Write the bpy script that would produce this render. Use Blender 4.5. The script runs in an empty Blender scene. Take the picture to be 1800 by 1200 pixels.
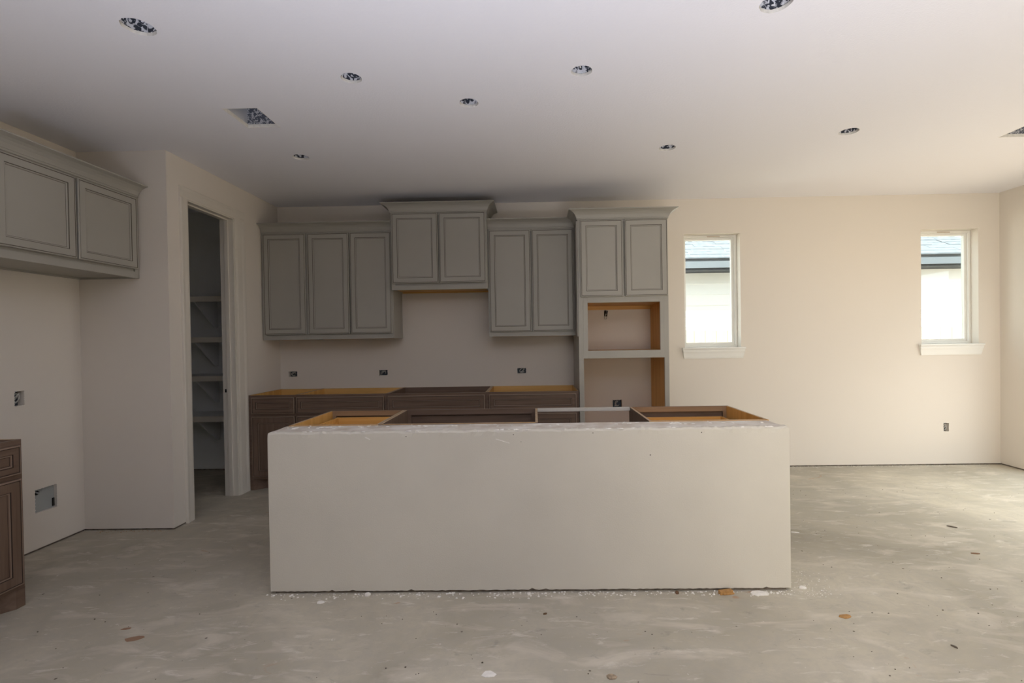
import bpy, math, random
from math import sin, cos, pi, radians as R
from mathutils import Vector, Matrix
random.seed(7)
sc = bpy.context.scene
col = sc.collection

# ------------------------------------------------------------------ camera
F, PITCH, ROLL, YAW, ZC = 878.47, -0.0106, -0.0157, 0.0166, 1.3394
CX, CY = 925.22, 605.96
cam_d = bpy.data.cameras.new('camera'); cam = bpy.data.objects.new('camera', cam_d); col.objects.link(cam)
cam_d.sensor_fit = 'HORIZONTAL'; cam_d.sensor_width = 36.0
cam_d.lens = F / 1800.0 * 36.0
cam_d.shift_x = -(CX - 900.0) / 1800.0
cam_d.shift_y = (CY - 600.0) / 1800.0
cam_d.clip_start = 0.05; cam_d.clip_end = 300
cam.matrix_world = (Matrix.Translation((0, 0, ZC)) @ Matrix.Rotation(YAW, 4, 'Z') @
                    Matrix.Rotation(R(90) + PITCH, 4, 'X') @ Matrix.Rotation(ROLL, 4, 'Z'))
sc.camera = cam

# ------------------------------------------------------------------ world, lights, exposure
sc.view_settings.view_transform = 'Standard'; sc.view_settings.look = 'None'
sc.view_settings.gamma = 1.0; sc.view_settings.use_curve_mapping = False
sc.view_settings.exposure = 0.30
w = bpy.data.worlds.new('sky'); sc.world = w; w.use_nodes = True
nt = w.node_tree; nt.nodes.clear()
bg = nt.nodes.new('ShaderNodeBackground'); wo = nt.nodes.new('ShaderNodeOutputWorld')
bg.inputs['Color'].default_value = (0.86, 0.97, 1.08, 1); bg.inputs['Strength'].default_value = 2.2
nt.links.new(bg.outputs[0], wo.inputs[0])

def area(name, loc, rot, sx, sy, power, color, spread=180):
    l = bpy.data.lights.new(name, 'AREA'); l.shape = 'RECTANGLE'; l.size = sx; l.size_y = sy
    l.energy = power; l.color = color; l.spread = R(spread)
    o = bpy.data.objects.new(name, l); o.location = loc; o.rotation_euler = rot; col.objects.link(o)
    return o
# sun, high behind the camera side of the house: it reaches only the outside
sl = bpy.data.lights.new('sun', 'SUN'); sl.energy = 40.0; sl.angle = R(1.0); sl.color = (1.0, .98, .95)
so = bpy.data.objects.new('sun', sl); col.objects.link(so); so.rotation_euler = Vector((.18, .52, -.84)).to_track_quat('-Z', 'Y').to_euler()
# daylight through the glazed opening in the right wall: skylight falling in, and the warm bounce of the patio
area('patio_bounce_right', (4.62, 3.30, .25), (0, R(150), 0), 0.5, 2.2, 6, (1.0, 0.80, 0.62))
area('daylight_right', (4.66, 3.55, 1.6), (0, R(32), 0), 0.9, 2.1, 9, (1.0, 0.97, 0.86), 90)
# by the unseen rear opening: low lamp added to fill the ceiling, and window light slanting to the right
area('ceiling_fill_rear', (0.25, -.68, .15), (R(170), 0, 0), 2.0, .3, 79, (0.87, 0.91, 1.09), 120)
area('daylight_rear', (1.2, -.76, .95), (R(96), 0, R(-33)), 1.8, 1.5, 28, (1.0, 0.93, 0.81), 100)
area('daylight_rear_wide', (1.3, -.74, 1.2), (R(90), 0, R(-12)), 1.8, 1.9, 4, (1.0, 0.88, 0.70))
sc.cycles.max_bounces = 8; sc.cycles.diffuse_bounces = 5
sc.cycles.use_denoising = True
sc.cycles.sample_clamp_indirect = 4.0
sc.cycles.caustics_reflective = False; sc.cycles.caustics_refractive = False

# ------------------------------------------------------------------ materials
def newmat(name):
    m = bpy.data.materials.new(name); m.use_nodes = True
    return m, m.node_tree.nodes, m.node_tree.links, m.node_tree.nodes['Principled BSDF']
def mat(name, c, rough=0.6, metal=0.0, noise=0.0, nscale=8.0, bump=0.0, bscale=200.0, spec=0.4):
    m, n, l, b = newmat(name)
    b.inputs['Base Color'].default_value = (*c, 1); b.inputs['Roughness'].default_value = rough
    b.inputs['Metallic'].default_value = metal; b.inputs['Specular IOR Level'].default_value = spec
    if noise or bump: tc = n.new('ShaderNodeTexCoord')
    if noise:
        t = n.new('ShaderNodeTexNoise'); t.inputs['Scale'].default_value = nscale; t.inputs['Detail'].default_value = 5
        l.new(tc.outputs['Object'], t.inputs['Vector'])
        r = n.new('ShaderNodeValToRGB'); r.color_ramp.elements[0].position = .3; r.color_ramp.elements[1].position = .7
        r.color_ramp.elements[0].color = (*[v * (1 - noise) for v in c], 1)
        r.color_ramp.elements[1].color = (*[min(1, v * (1 + noise)) for v in c], 1)
        l.new(t.outputs['Fac'], r.inputs['Fac']); l.new(r.outputs['Color'], b.inputs['Base Color'])
    if bump:
        t = n.new('ShaderNodeTexNoise'); t.inputs['Scale'].default_value = bscale; t.inputs['Detail'].default_value = 3
        l.new(tc.outputs['Object'], t.inputs['Vector'])
        bp = n.new('ShaderNodeBump'); bp.inputs['Strength'].default_value = bump; bp.inputs['Distance'].default_value = .002
        l.new(t.outputs['Fac'], bp.inputs['Height']); l.new(bp.outputs['Normal'], b.inputs['Normal'])
    return m
def wood(name, c1, c2, axis='X', rough=0.5, scale=1.0, knots=None):
    m, n, l, b = newmat(name)
    tc = n.new('ShaderNodeTexCoord'); mp = n.new('ShaderNodeMapping')
    s = [22 * scale, 22 * scale, 22 * scale]; s['XYZ'.index(axis)] = 1.3 * scale
    mp.inputs['Scale'].default_value = s; l.new(tc.outputs['Object'], mp.inputs['Vector'])
    t = n.new('ShaderNodeTexNoise'); t.inputs['Scale'].default_value = 1.6; t.inputs['Detail'].default_value = 7
    t.inputs['Distortion'].default_value = .6; l.new(mp.outputs[0], t.inputs['Vector'])
    r = n.new('ShaderNodeValToRGB'); r.color_ramp.elements[0].position = .32; r.color_ramp.elements[1].position = .68
    r.color_ramp.elements[0].color = (*c1, 1); r.color_ramp.elements[1].color = (*c2, 1)
    l.new(t.outputs['Fac'], r.inputs['Fac']); out = r.outputs['Color']
    if knots:
        mk = n.new('ShaderNodeMapping'); mk.inputs['Scale'].default_value = (2.6, 2.6, 5.2); mk.inputs['Location'].default_value = (.31, .2, .4)
        l.new(tc.outputs['Object'], mk.inputs['Vector'])
        v = n.new('ShaderNodeTexVoronoi'); v.inputs['Scale'].default_value = 1.0; l.new(mk.outputs[0], v.inputs['Vector'])
        kr = n.new('ShaderNodeValToRGB'); kr.color_ramp.elements[0].position = .05; kr.color_ramp.elements[1].position = .13
        kr.color_ramp.elements[0].color = (1, 1, 1, 1); kr.color_ramp.elements[1].color = (0, 0, 0, 1)
        l.new(v.outputs['Distance'], kr.inputs['Fac'])
        mx = n.new('ShaderNodeMix'); mx.data_type = 'RGBA'
        l.new(kr.outputs['Color'], mx.inputs[0]); l.new(out, mx.inputs[6]); mx.inputs[7].default_value = (*knots, 1)
        out = mx.outputs[2]
    l.new(out, b.inputs['Base Color']); b.inputs['Roughness'].default_value = rough
    b.inputs['Specular IOR Level'].default_value = .35
    bp = n.new('ShaderNodeBump'); bp.inputs['Strength'].default_value = .15; bp.inputs['Distance'].default_value = .001
    l.new(t.outputs['Fac'], bp.inputs['Height']); l.new(bp.outputs['Normal'], b.inputs['Normal'])
    return m

M = {}
M['wall'] = mat('wall_paint', (.73, .675, .598), .85, bump=.25, bscale=160, spec=.2)
M['wall_edge'] = mat('drywall_edge', (.80, .78, .74), .9, noise=.12, nscale=60, spec=.1)
M['closet'] = mat('pantry_paint', (.82, .83, .82), .9, bump=.2, bscale=160, spec=.2)
M['ceil'] = mat('ceiling_paint', (.84, .83, .85), .9, bump=.55, bscale=90, spec=.15)
M['knee'] = mat('knee_wall_paint', (.625, .59, .508), .85, noise=.03, nscale=3, bump=.3, bscale=170, spec=.2)
M['trim'] = mat('trim_paint', (.70, .655, .575), .45, noise=.02, nscale=4, spec=.4)
M['grey'] = mat('grey_cabinet_paint', (.372, .356, .312), .42, noise=.03, nscale=3, spec=.4)
M['glaze'] = mat('dark_glaze', (.10, .082, .066), .5, spec=.3)
M['wtrim'] = mat('window_vinyl', (.80, .79, .74), .4, spec=.4)
M['dark'] = mat('dark_void', (.02, .018, .016), .9)
M['plate'] = mat('floor_plate', (.16, .13, .10), .9, noise=.5, nscale=30)
M['brown'] = wood('brown_stained_wood_upright', (.135, .088, .062), (.185, .125, .09), 'Z', .5)
M['brownx'] = wood('brown_stained_wood_level', (.135, .088, .062), (.185, .125, .09), 'X', .5)
M['brownhi'] = mat('worn_brown_edge', (.25, .18, .135), .5)
M['browndk'] = mat('dark_brown_glaze', (.035, .022, .016), .6)
M['maple'] = wood('maple_plywood', (.60, .32, .085), (.74, .44, .14), 'Z', .5, .6)
M['maplex'] = wood('maple_plywood_level', (.60, .32, .085), (.74, .44, .14), 'X', .5, .6)
M['pine'] = wood('pine_nailer', (.62, .35, .10), (.78, .48, .17), 'X', .6, .5, knots=(.10, .04, .02))
M['plyedge'] = mat('plywood_edge', (.46, .34, .22), .7, noise=.15, nscale=30)
M['wire'] = mat('white_cable', (.55, .54, .50), .5)
M['wirek'] = mat('black_cable', (.02, .02, .022), .5)
M['box'] = mat('plastic_box', (.06, .075, .09), .5)
M['backplate'] = mat('grey_back_plate', (.36, .38, .37), .5, noise=.08, nscale=5)
M['duct'] = mat('foil_duct_lining', (.62, .63, .66), .5, noise=.05)
M['rawframe'] = wood('raw_frame_wood', (.24, .15, .085), (.34, .22, .125), 'X', .6)
M['steel'] = mat('galvanised_steel', (.42, .44, .44), .45, metal=.6, noise=.15, nscale=18)
M['lightstrip'] = mat('grey_rail_paint', (.60, .57, .52), .6)
M['mud'] = mat('joint_compound', (.80, .77, .71), .95, noise=.08, nscale=50, bump=.6, bscale=60)
M['blockwood'] = mat('wood_scrap', (.42, .23, .08), .8, noise=.2, nscale=60)
M['pebble'] = mat('grit', (.10, .08, .06), .9)
M['siding'] = mat('white_siding', (.82, .82, .80), .7)
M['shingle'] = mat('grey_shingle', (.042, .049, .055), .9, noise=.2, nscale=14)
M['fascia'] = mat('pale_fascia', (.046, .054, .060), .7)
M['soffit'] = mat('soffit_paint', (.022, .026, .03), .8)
M['fence'] = wood('cedar_fence', (.185, .150, .105), (.215, .180, .130), 'Z', .8, .4)
M['ground'] = mat('bare_ground', (.22, .19, .15), .95, noise=.25, nscale=4)

def glass_mat():
    m = bpy.data.materials.new('window_glass'); m.use_nodes = True; n = m.node_tree.nodes; l = m.node_tree.links; n.clear()
    o = n.new('ShaderNodeOutputMaterial'); mix = n.new('ShaderNodeMixShader'); t = n.new('ShaderNodeBsdfTransparent'); g = n.new('ShaderNodeBsdfGlossy')
    g.inputs['Roughness'].default_value = .03; t.inputs['Color'].default_value = (.95, .985, .97, 1)
    mix.inputs[0].default_value = .05; l.new(t.outputs[0], mix.inputs[1]); l.new(g.outputs[0], mix.inputs[2]); l.new(mix.outputs[0], o.inputs[0])
    return m
M['glass'] = glass_mat()

def spatter_mat(name, light, dark, scale, thr):
    m, n, l, b = newmat(name)
    tc = n.new('ShaderNodeTexCoord'); t = n.new('ShaderNodeTexNoise'); t.inputs['Scale'].default_value = scale
    t.inputs['Detail'].default_value = 4; t.inputs['Distortion'].default_value = 1.2; l.new(tc.outputs['Object'], t.inputs['Vector'])
    r = n.new('ShaderNodeValToRGB'); r.color_ramp.elements[0].position = thr - .025; r.color_ramp.elements[1].position = thr + .025
    r.color_ramp.elements[0].color = (*dark, 1); r.color_ramp.elements[1].color = (*light, 1)
    l.new(t.outputs['Fac'], r.inputs['Fac']); l.new(r.outputs['Color'], b.inputs['Base Color']); b.inputs['Roughness'].default_value = .7
    return m
M['spatter'] = spatter_mat('mud_spattered_can', (.80, .80, .82), (.035, .04, .055), 42, .50)
M['spatter2'] = spatter_mat('mud_spattered_duct', (.60, .60, .62), (.10, .11, .14), 60, .52)

def floor_mat():
    m, n, l, b = newmat('dusty_concrete')
    tc = n.new('ShaderNodeTexCoord')
    def noise(sc_, det=6, dist=0, mscale=None, rot=0, rgh=.55):
        t = n.new('ShaderNodeTexNoise'); t.inputs['Scale'].default_value = sc_; t.inputs['Detail'].default_value = det
        t.inputs['Distortion'].default_value = dist; t.inputs['Roughness'].default_value = rgh
        src = tc.outputs['Object']
        if mscale:
            mp = n.new('ShaderNodeMapping'); mp.inputs['Scale'].default_value = mscale; mp.inputs['Rotation'].default_value = (0, 0, rot)
            l.new(src, mp.inputs['Vector']); src = mp.outputs[0]
        l.new(src, t.inputs['Vector']); return t.outputs['Fac']
    def ramp(f, p0, p1, c0=(0, 0, 0), c1=(1, 1, 1)):
        r = n.new('ShaderNodeValToRGB'); r.color_ramp.elements[0].position = p0; r.color_ramp.elements[1].position = p1
        r.color_ramp.elements[0].color = (*c0, 1); r.color_ramp.elements[1].color = (*c1, 1); l.new(f, r.inputs['Fac']); return r.outputs['Color']
    def mix(f, a, bb, k=1.0):
        x = n.new('ShaderNodeMix'); x.data_type = 'RGBA'
        if k != 1.0:
            mm = n.new('ShaderNodeMath'); mm.operation = 'MULTIPLY'; mm.inputs[1].default_value = k; l.new(f, mm.inputs[0]); f = mm.outputs[0]
        l.new(f, x.inputs[0])
        for i, v in ((6, a), (7, bb)):
            if isinstance(v, tuple): x.inputs[i].default_value = (*v, 1)
            else: l.new(v, x.inputs[i])
        return x.outputs[2]
    c = ramp(noise(1.1, 8, .8), .30, .68, (.355, .32, .245), (.575, .525, .415))
    c = mix(ramp(noise(.55, 4, .5), .50, .66), c, (.32, .30, .25), .6)                # greyer bare patches
    c = mix(ramp(noise(11, 9, .6, None, 0, .8), .42, .60), c, (.40, .37, .315), .45)           # fine mottling
    c = mix(ramp(noise(2.6, 7, 1.0, (1, 2.6, 1), .5), .52, .70), c, (.66, .60, .50), .6)   # swept dust
    c = mix(ramp(noise(5.5, 9, .6, (1, 3.5, 1), -.5, .7), .575, .66), c, (.68, .64, .56), .6)  # white scuffs
    c = mix(ramp(noise(19, 8, .3, None, 0, .75), .655, .69), c, (.76, .73, .67), .8)            # plaster dots
    c = mix(ramp(noise(7, 8, .8, (1, 2.2, 1), .9, .7), .60, .70), c, (.27, .25, .215), .5)   # darker scuffs
    c = mix(ramp(noise(3.1, 5, 1.2, (1, 1.8, 1), 2.2), .70, .76), c, (.42, .21, .09), .55)     # rust marks
    v = n.new('ShaderNodeTexVoronoi'); v.inputs['Scale'].default_value = 5.5; l.new(tc.outputs['Object'], v.inputs['Vector'])
    c = mix(ramp(v.outputs['Distance'], .022, .04, (1, 1, 1), (0, 0, 0)), c, (.10, .08, .06), .9)   # dark grit
    l.new(c, b.inputs['Base Color']); b.inputs['Roughness'].default_value = .72; b.inputs['Specular IOR Level'].default_value = .35
    bp = n.new('ShaderNodeBump'); bp.inputs['Strength'].default_value = .35; bp.inputs['Distance'].default_value = .004
    l.new(noise(14, 8, .4), bp.inputs['Height']); l.new(bp.outputs['Normal'], b.inputs['Normal'])
    return m
M['floor'] = floor_mat()

# ------------------------------------------------------------------ mesh helpers
class MB:
    def __init__(s): s.v = []; s.f = []; s.m = []
    def quad(s, pts, mi=0):
        k = len(s.v); s.v += [tuple(p) for p in pts]; s.f.append(tuple(range(k, k + len(pts)))); s.m.append(mi)
    def box(s, x0, x1, y0, y1, z0, z1, mi=0, faces=None):
        """faces: dict of '-x','+x',.. -> material index"""
        k = len(s.v)
        s.v += [(x, y, z) for x in (x0, x1) for y in (y0, y1) for z in (z0, z1)]
        F_ = {'-x': (0, 1, 3, 2), '+x': (4, 6, 7, 5), '-y': (0, 4, 5, 1), '+y': (2, 3, 7, 6), '-z': (0, 2, 6, 4), '+z': (1, 5, 7, 3)}
        for n_, q in F_.items():
            s.f.append(tuple(k + i for i in q)); s.m.append((faces or {}).get(n_, mi))
    def prism(s, poly, a0, a1, fn, mi=0):
        """poly in 2-D, extruded from a0 to a1; fn(u,v,a)->xyz"""
        k = len(s.v); n = len(poly)
        s.v += [fn(u, v, a0) for u, v in poly] + [fn(u, v, a1) for u, v in poly]
        for i in range(n):
            j = (i + 1) % n; s.f.append((k + i, k + j, k + n + j, k + n + i)); s.m.append(mi)
        s.f.append(tuple(k + i for i in range(n - 1, -1, -1))); s.m.append(mi)
        s.f.append(tuple(k + n + i for i in range(n))); s.m.append(mi)
    def tube(s, pts, r, seg=8, mi=0):
        pts = [Vector(p) for p in pts]; k = len(s.v); n = len(pts)
        up = Vector((0.13, 0.31, 0.94))
        for i, p in enumerate(pts):
            d = (pts[min(i + 1, n - 1)] - pts[max(i - 1, 0)]).normalized()
            a = d.cross(up).normalized(); b = d.cross(a)
            for j in range(seg):
                t = 2 * pi * j / seg; s.v.append(tuple(p + a * r * cos(t) + b * r * sin(t)))
        for i in range(n - 1):
            for j in range(seg):
                j2 = (j + 1) % seg
                s.f.append((k + i * seg + j, k + i * seg + j2, k + (i + 1) * seg + j2, k + (i + 1) * seg + j)); s.m.append(mi)
        s.f.append(tuple(k + j for j in range(seg))[::-1]); s.m.append(mi)
        s.f.append(tuple(k + (n - 1) * seg + j for j in range(seg))); s.m.append(mi)
    def rings(s, x0, x1, z0, z1, prof, cap=None):
        """panel in the xz-plane facing -y: prof = [(inset, y, mat), ...]; cap = mat of the closing face"""
        k = len(s.v)
        for (i, y, _) in prof:
            s.v += [(x0 + i, y, z0 + i), (x1 - i, y, z0 + i), (x1 - i, y, z1 - i), (x0 + i, y, z1 - i)]
        for r in range(len(prof) - 1):
            for j in range(4):
                j2 = (j + 1) % 4
                s.f.append((k + r * 4 + j, k + r * 4 + j2, k + r * 4 + 4 + j2, k + r * 4 + 4 + j)); s.m.append(prof[r + 1][2])
        if cap is not None:
            e = k + (len(prof) - 1) * 4; s.f.append((e, e + 1, e + 2, e + 3)); s.m.append(cap)
            s.f.append((k + 3, k + 2, k + 1, k)); s.m.append(prof[0][2])
    def build(s, name, mats, parent=None, loc=(0, 0, 0), rz=0, smooth=False, bevel=0.0):
        me = bpy.data.meshes.new(name); me.from_pydata(s.v, [], s.f)
        if not isinstance(mats, (list, tuple)): mats = [mats]
        for m in mats: me.materials.append(m)
        for p, mi in zip(me.polygons, s.m): p.material_index = mi; p.use_smooth = smooth
        me.validate(); me.update()
        o = bpy.data.objects.new(name, me); col.objects.link(o)
        o.location = loc; o.rotation_euler = (0, 0, rz)
        if parent: o.parent = parent
        if bevel:
            b = o.modifiers.new('bevel', 'BEVEL'); b.width = bevel; b.segments = 2; b.limit_method = 'ANGLE'
        return o
def tag(o, label=None, cat=None, group=None, kind=None):
    if label: o['label'] = label
    if cat: o['category'] = cat
    if group: o['group'] = group
    if kind: o['kind'] = kind
    return o
def empty(name, loc, rz=0, **k):
    o = bpy.data.objects.new(name, None); col.objects.link(o); o.location = loc; o.rotation_euler = (0, 0, rz); o.empty_display_size = .1
    return tag(o, **k)

# ------------------------------------------------------------------ dimensions
H = 2.743; D = 5.129; XP = -2.6345; XL = -3.2906; XR = 4.704; YP = 3.569; YB = -0.8
GAP = .013

def slab(name, u0, u1, v0, v1, t, fn, holes=(), circles=(), mats=None, kind='structure', parent=None):
    """wall slab: fn(u, v, w)->xyz, w=0 is the room face, w=t the back. holes: rects, circles: (u,v,r)"""
    hs = list(holes) + [(u - r * 1.3, u + r * 1.3, v - r * 1.3, v + r * 1.3) for u, v, r in circles]
    us = sorted({u0, u1, *[min(max(h[i], u0), u1) for h in hs for i in (0, 1)]})
    vs = sorted({v0, v1, *[min(max(h[i], v0), v1) for h in hs for i in (2, 3)]})
    mb = MB()
    def inh(u, v, lst): return any(h[0] < u < h[1] and h[2] < v < h[3] for h in lst)
    nu, nv = len(us) - 1, len(vs) - 1
    solid = [[not inh((us[i] + us[i + 1]) / 2, (vs[j] + vs[j + 1]) / 2, hs) for j in range(nv)] for i in range(nu)]
    for i in range(nu):
        for j in range(nv):
            if not solid[i][j]: continue
            a, b, c, d = us[i], us[i + 1], vs[j], vs[j + 1]
            mb.quad([fn(a, c, 0), fn(b, c, 0), fn(b, d, 0), fn(a, d, 0)])
            mb.quad([fn(a, c, t), fn(a, d, t), fn(b, d, t), fn(b, c, t)])
            for (di, dj, p, q) in ((-1, 0, (a, c), (a, d)), (1, 0, (b, d), (b, c)), (0, -1, (b, c), (a, c)), (0, 1, (a, d), (b, d))):
                ii, jj = i + di, j + dj
                if 0 <= ii < nu and 0 <= jj < nv and solid[ii][jj]: continue
                um, vm = (p[0] + q[0]) / 2 + di * 1e-4, (p[1] + q[1]) / 2 + dj * 1e-4
                if any(abs(um - u) <= r * 1.3 and abs(vm - v) <= r * 1.3 for u, v, r in circles): continue
                mb.quad([fn(*p, 0), fn(*q, 0), fn(*q, t), fn(*p, t)], 0)
    for (u, v, r) in circles:
        N = 32; jit = [1 + random.uniform(-.03, .03) for _ in range(N)]
        def P(i, w_): a = 2 * pi * i / N; return fn(u + r * jit[i % N] * cos(a), v + r * jit[i % N] * sin(a), w_)
        def S(i, w_):
            a = 2 * pi * i / N; m_ = 1.3 * r / max(abs(cos(a)), abs(sin(a))); return fn(u + m_ * cos(a), v + m_ * sin(a), w_)
        for i in range(N):
            mb.quad([P(i, 0), P(i + 1, 0), S(i + 1, 0), S(i, 0)]); mb.quad([P(i, 0), P(i + 1, 0), P(i + 1, t), P(i, t)], 1)
            mb.quad([P(i, t), P(i + 1, t), S(i + 1, t), S(i, t)])
    o = mb.build(name, mats or [M['wall'], M['wall_edge']], parent)
    if kind and not parent: o['kind'] = kind
    return o

# ------------------------------------------------------------------ room shell
fl = MB(); fl.box(-4.5, XR + .2, YB - .2, D + .3, -.12, 0); fl.build('floor', M['floor'])['kind'] = 'structure'
CANS = [(-1.725, 2.191, .066), (-.953, 2.658, .054), (-.367, 2.965, .056), (.269, 2.643, .055),
        (1.043, 2.145, .065), (-1.745, 3.765, .060), (1.006, 3.738, .060), (2.198, 3.514, .063)]
VENTS = [(-1.843, -1.629, 2.962, 3.236), (3.366, 3.62, 3.40, 3.677)]
slab('ceiling', -4.5, XR + .2, YB - .2, D + .3, .016, lambda u, v, w_: (u, v, H + w_), VENTS, CANS, [M['ceil'], M['mud']])
att = MB(); att.box(-4.5, XR + .2, YB - .2, D + .3, H + .32, H + .36); att.build('attic_deck', M['dark'])['kind'] = 'structure'

W1 = (1.534, 2.1045, 1.230, 2.390); W2 = (3.920, 4.4915, 1.230, 2.390)
def rect(cx, cz, w_, h_): return (cx - w_ / 2, cx + w_ / 2, cz - h_ / 2, cz + h_ / 2)
B_BACK = [rect(-2.506, 1.020, .092, .056), rect(-1.566, 1.021, .092, .058), rect(-.137, 1.021, .094, .056),
          rect(.838, .668, .096, .080), rect(.733, 1.592, .035, .056), rect(4.161, .386, .055, .090)]
slab('wall_back', XP - .12, XR + .12, GAP, H + .02, .15, lambda u, v, w_: (u, D + w_, v), [W1, W2] + B_BACK)
B_LEFT = [rect(3.130, 1.015, .062, .096), (3.212, 3.362, .246, .402)]
slab('wall_left', YB, YP, GAP, H + .02, .12, lambda u, v, w_: (XL - w_, u, v), B_LEFT)
slab('wall_niche', -4.3, XP - .001, GAP, H + .02, .115, lambda u, v, w_: (u, YP + w_, v))
DOOR = (3.783, 4.360, 0.0, 2.440)
slab('wall_pantry', YP + .001, D + .15, GAP, H + .02, .115, lambda u, v, w_: (XP - w_, u, v), [(DOOR[0], DOOR[1], 0, DOOR[3])])
ROP = (2.80, 4.78, .02, 2.10)
slab('wall_right', YB, D, GAP, H + .02, .12, lambda u, v, w_: (XR + w_, u, v), [ROP])
FOP = (-.8, 2.2, .15, 2.25)
slab('wall_front', XL - .12, XR + .12, GAP, H + .02, .12, lambda u, v, w_: (u, YB - w_, v), [FOP])
slab('wall_pantry_back', -4.3, XP - .12, GAP, H + .02, .10, lambda u, v, w_: (u, 5.262 + w_, v), mats=[M['closet'], M['wall_edge']])
slab('wall_pantry_left', 3.68, 5.36, GAP, H + .02, .10, lambda u, v, w_: (-4.2 - w_, u, v), mats=[M['closet'], M['wall_edge']])
# ragged sill plates that show in the gap under the drywall
def plate(name, x0, x1, y0, y1):
    b = MB(); b.box(x0, x1, y0, y1, .0, .03); b.build(name, M['plate'])['kind'] = 'structure'
plate('trim_1', XP, XR + .1, D + .010, D + .14)
plate('trim_2', XL - .11, XL - .010, YB, YP)
plate('trim_3', XL - .1, XP - .012, YP + .010, YP + .10)
plate('trim_4', XP - .10, XP - .010, YP + .012, DOOR[0] - .03)
plate('trim_5', XR + .010, XR + .11, YB, D)
plate('trim_6', -4.2, XP - .13, 5.272, 5.34)
# crumbs of plaster along the gaps
def crumbs(name, n, place, mat_, smin, smax, seed, label=None, cat=None):
    rnd = random.Random(seed); b = MB()
    for _ in range(n):
        x, y = place(rnd); s = rnd.uniform(smin, smax) * rnd.uniform(.5, 1)
        a = rnd.uniform(0, pi); k = len(b.v); N = 5
        top = s * rnd.uniform(.25, .6)
        for zz, q in ((-.0008, 1.0), (top, .55)):
            for i in range(N):
                t = a + 2 * pi * i / N; rr = s * q * rnd.uniform(.7, 1.2)
                b.v.append((x + rr * cos(t), y + rr * sin(t) * .8, zz))
        for i in range(N):
            j = (i + 1) % N; b.f.append((k + i, k + j, k + N + j, k + N + i)); b.m.append(0)
        b.f.append(tuple(k + N + i for i in range(N))); b.m.append(0)
    o = b.build(name, mat_); o['kind'] = 'stuff'
    if label: tag(o, label, cat)
    return o

# ------------------------------------------------------------------ pantry doorway
dr = empty('door_1', (XP, DOOR[0], 0)); dr['kind'] = 'structure'
def world_part(mb, name, mats, parent, **k):
    """mesh given in world coordinates, parented without moving (parent unrotated)"""
    L = parent.location
    mb.v = [(x - L[0], y - L[1], z - L[2]) for x, y, z in mb.v]
    return mb.build(name, mats, parent, **k)
def casing_leg(y0, y1, z0, z1, flip, horiz=False):
    # colonial casing profile: thickness rises toward the outer edge
    b = MB()
    prof = [(0, 0), (0, .008), (.012, .010), (.018, .013), (.055, .014), (.066, .018), (.078, .019), (.083, .016), (.083, 0)]
    W_ = abs(y1 - y0) if not horiz else abs(z1 - z0); s_ = W_ / .083
    if horiz: b.prism([(u * s_, v) for u, v in prof], y0, y1, lambda u, v, a: (XP + v, a, z0 + u))
    elif flip: b.prism([(u * s_, v) for u, v in prof], z0, z1, lambda u, v, a: (XP + v, y1 - u, a))
    else: b.prism([(u * s_, v) for u, v in prof], z0, z1, lambda u, v, a: (XP + v, y0 + u, a))
    return b
world_part(casing_leg(3.690, DOOR[0] - .006, .001, DOOR[3] + .006, True), 'casing', M['trim'], dr)
world_part(casing_leg(DOOR[1] + .006, 4.515, .001, DOOR[3] + .006, False), 'casing', M['trim'], dr)
world_part(casing_leg(3.690, 4.515, DOOR[3] + .006, 2.530, False, True), 'casing', M['trim'], dr)
jw0, jw1 = XP - .117, XP + .002
b = MB(); b.box(jw0, jw1, DOOR[0] - .014, DOOR[0] + .004, .001, DOOR[3]); world_part(b, 'jamb', M['trim'], dr)
b = MB(); b.box(jw0, jw1, DOOR[1] - .004, DOOR[1] + .014, .001, DOOR[3]); world_part(b, 'jamb', M['trim'], dr)
b = MB(); b.box(jw0, jw1, DOOR[0] - .014, DOOR[1] + .014, DOOR[3] - .004, DOOR[3] + .014); world_part(b, 'head_jamb', M['trim'], dr)
sx0, sx1 = XP - .075, XP - .040
b = MB(); b.box(sx0, sx1, DOOR[0] + .004, DOOR[0] + .016, .002, DOOR[3] - .004); world_part(b, 'door_stop', M['trim'], dr, bevel=.002)
b = MB(); b.box(sx0, sx1, DOOR[1] - .016, DOOR[1] - .004, .002, DOOR[3] - .004); world_part(b, 'door_stop', M['trim'], dr, bevel=.002)
b = MB(); b.box(sx0, sx1, DOOR[0] + .016, DOOR[1] - .016, DOOR[3] - .016, DOOR[3] - .004); world_part(b, 'door_stop', M['trim'], dr, bevel=.002)
b = MB(); b.box(XP - .100, XP - .085, DOOR[1] - .006, DOOR[1] - .003, .915, .945); world_part(b, 'strike_hole', M['dark'], dr)

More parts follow.
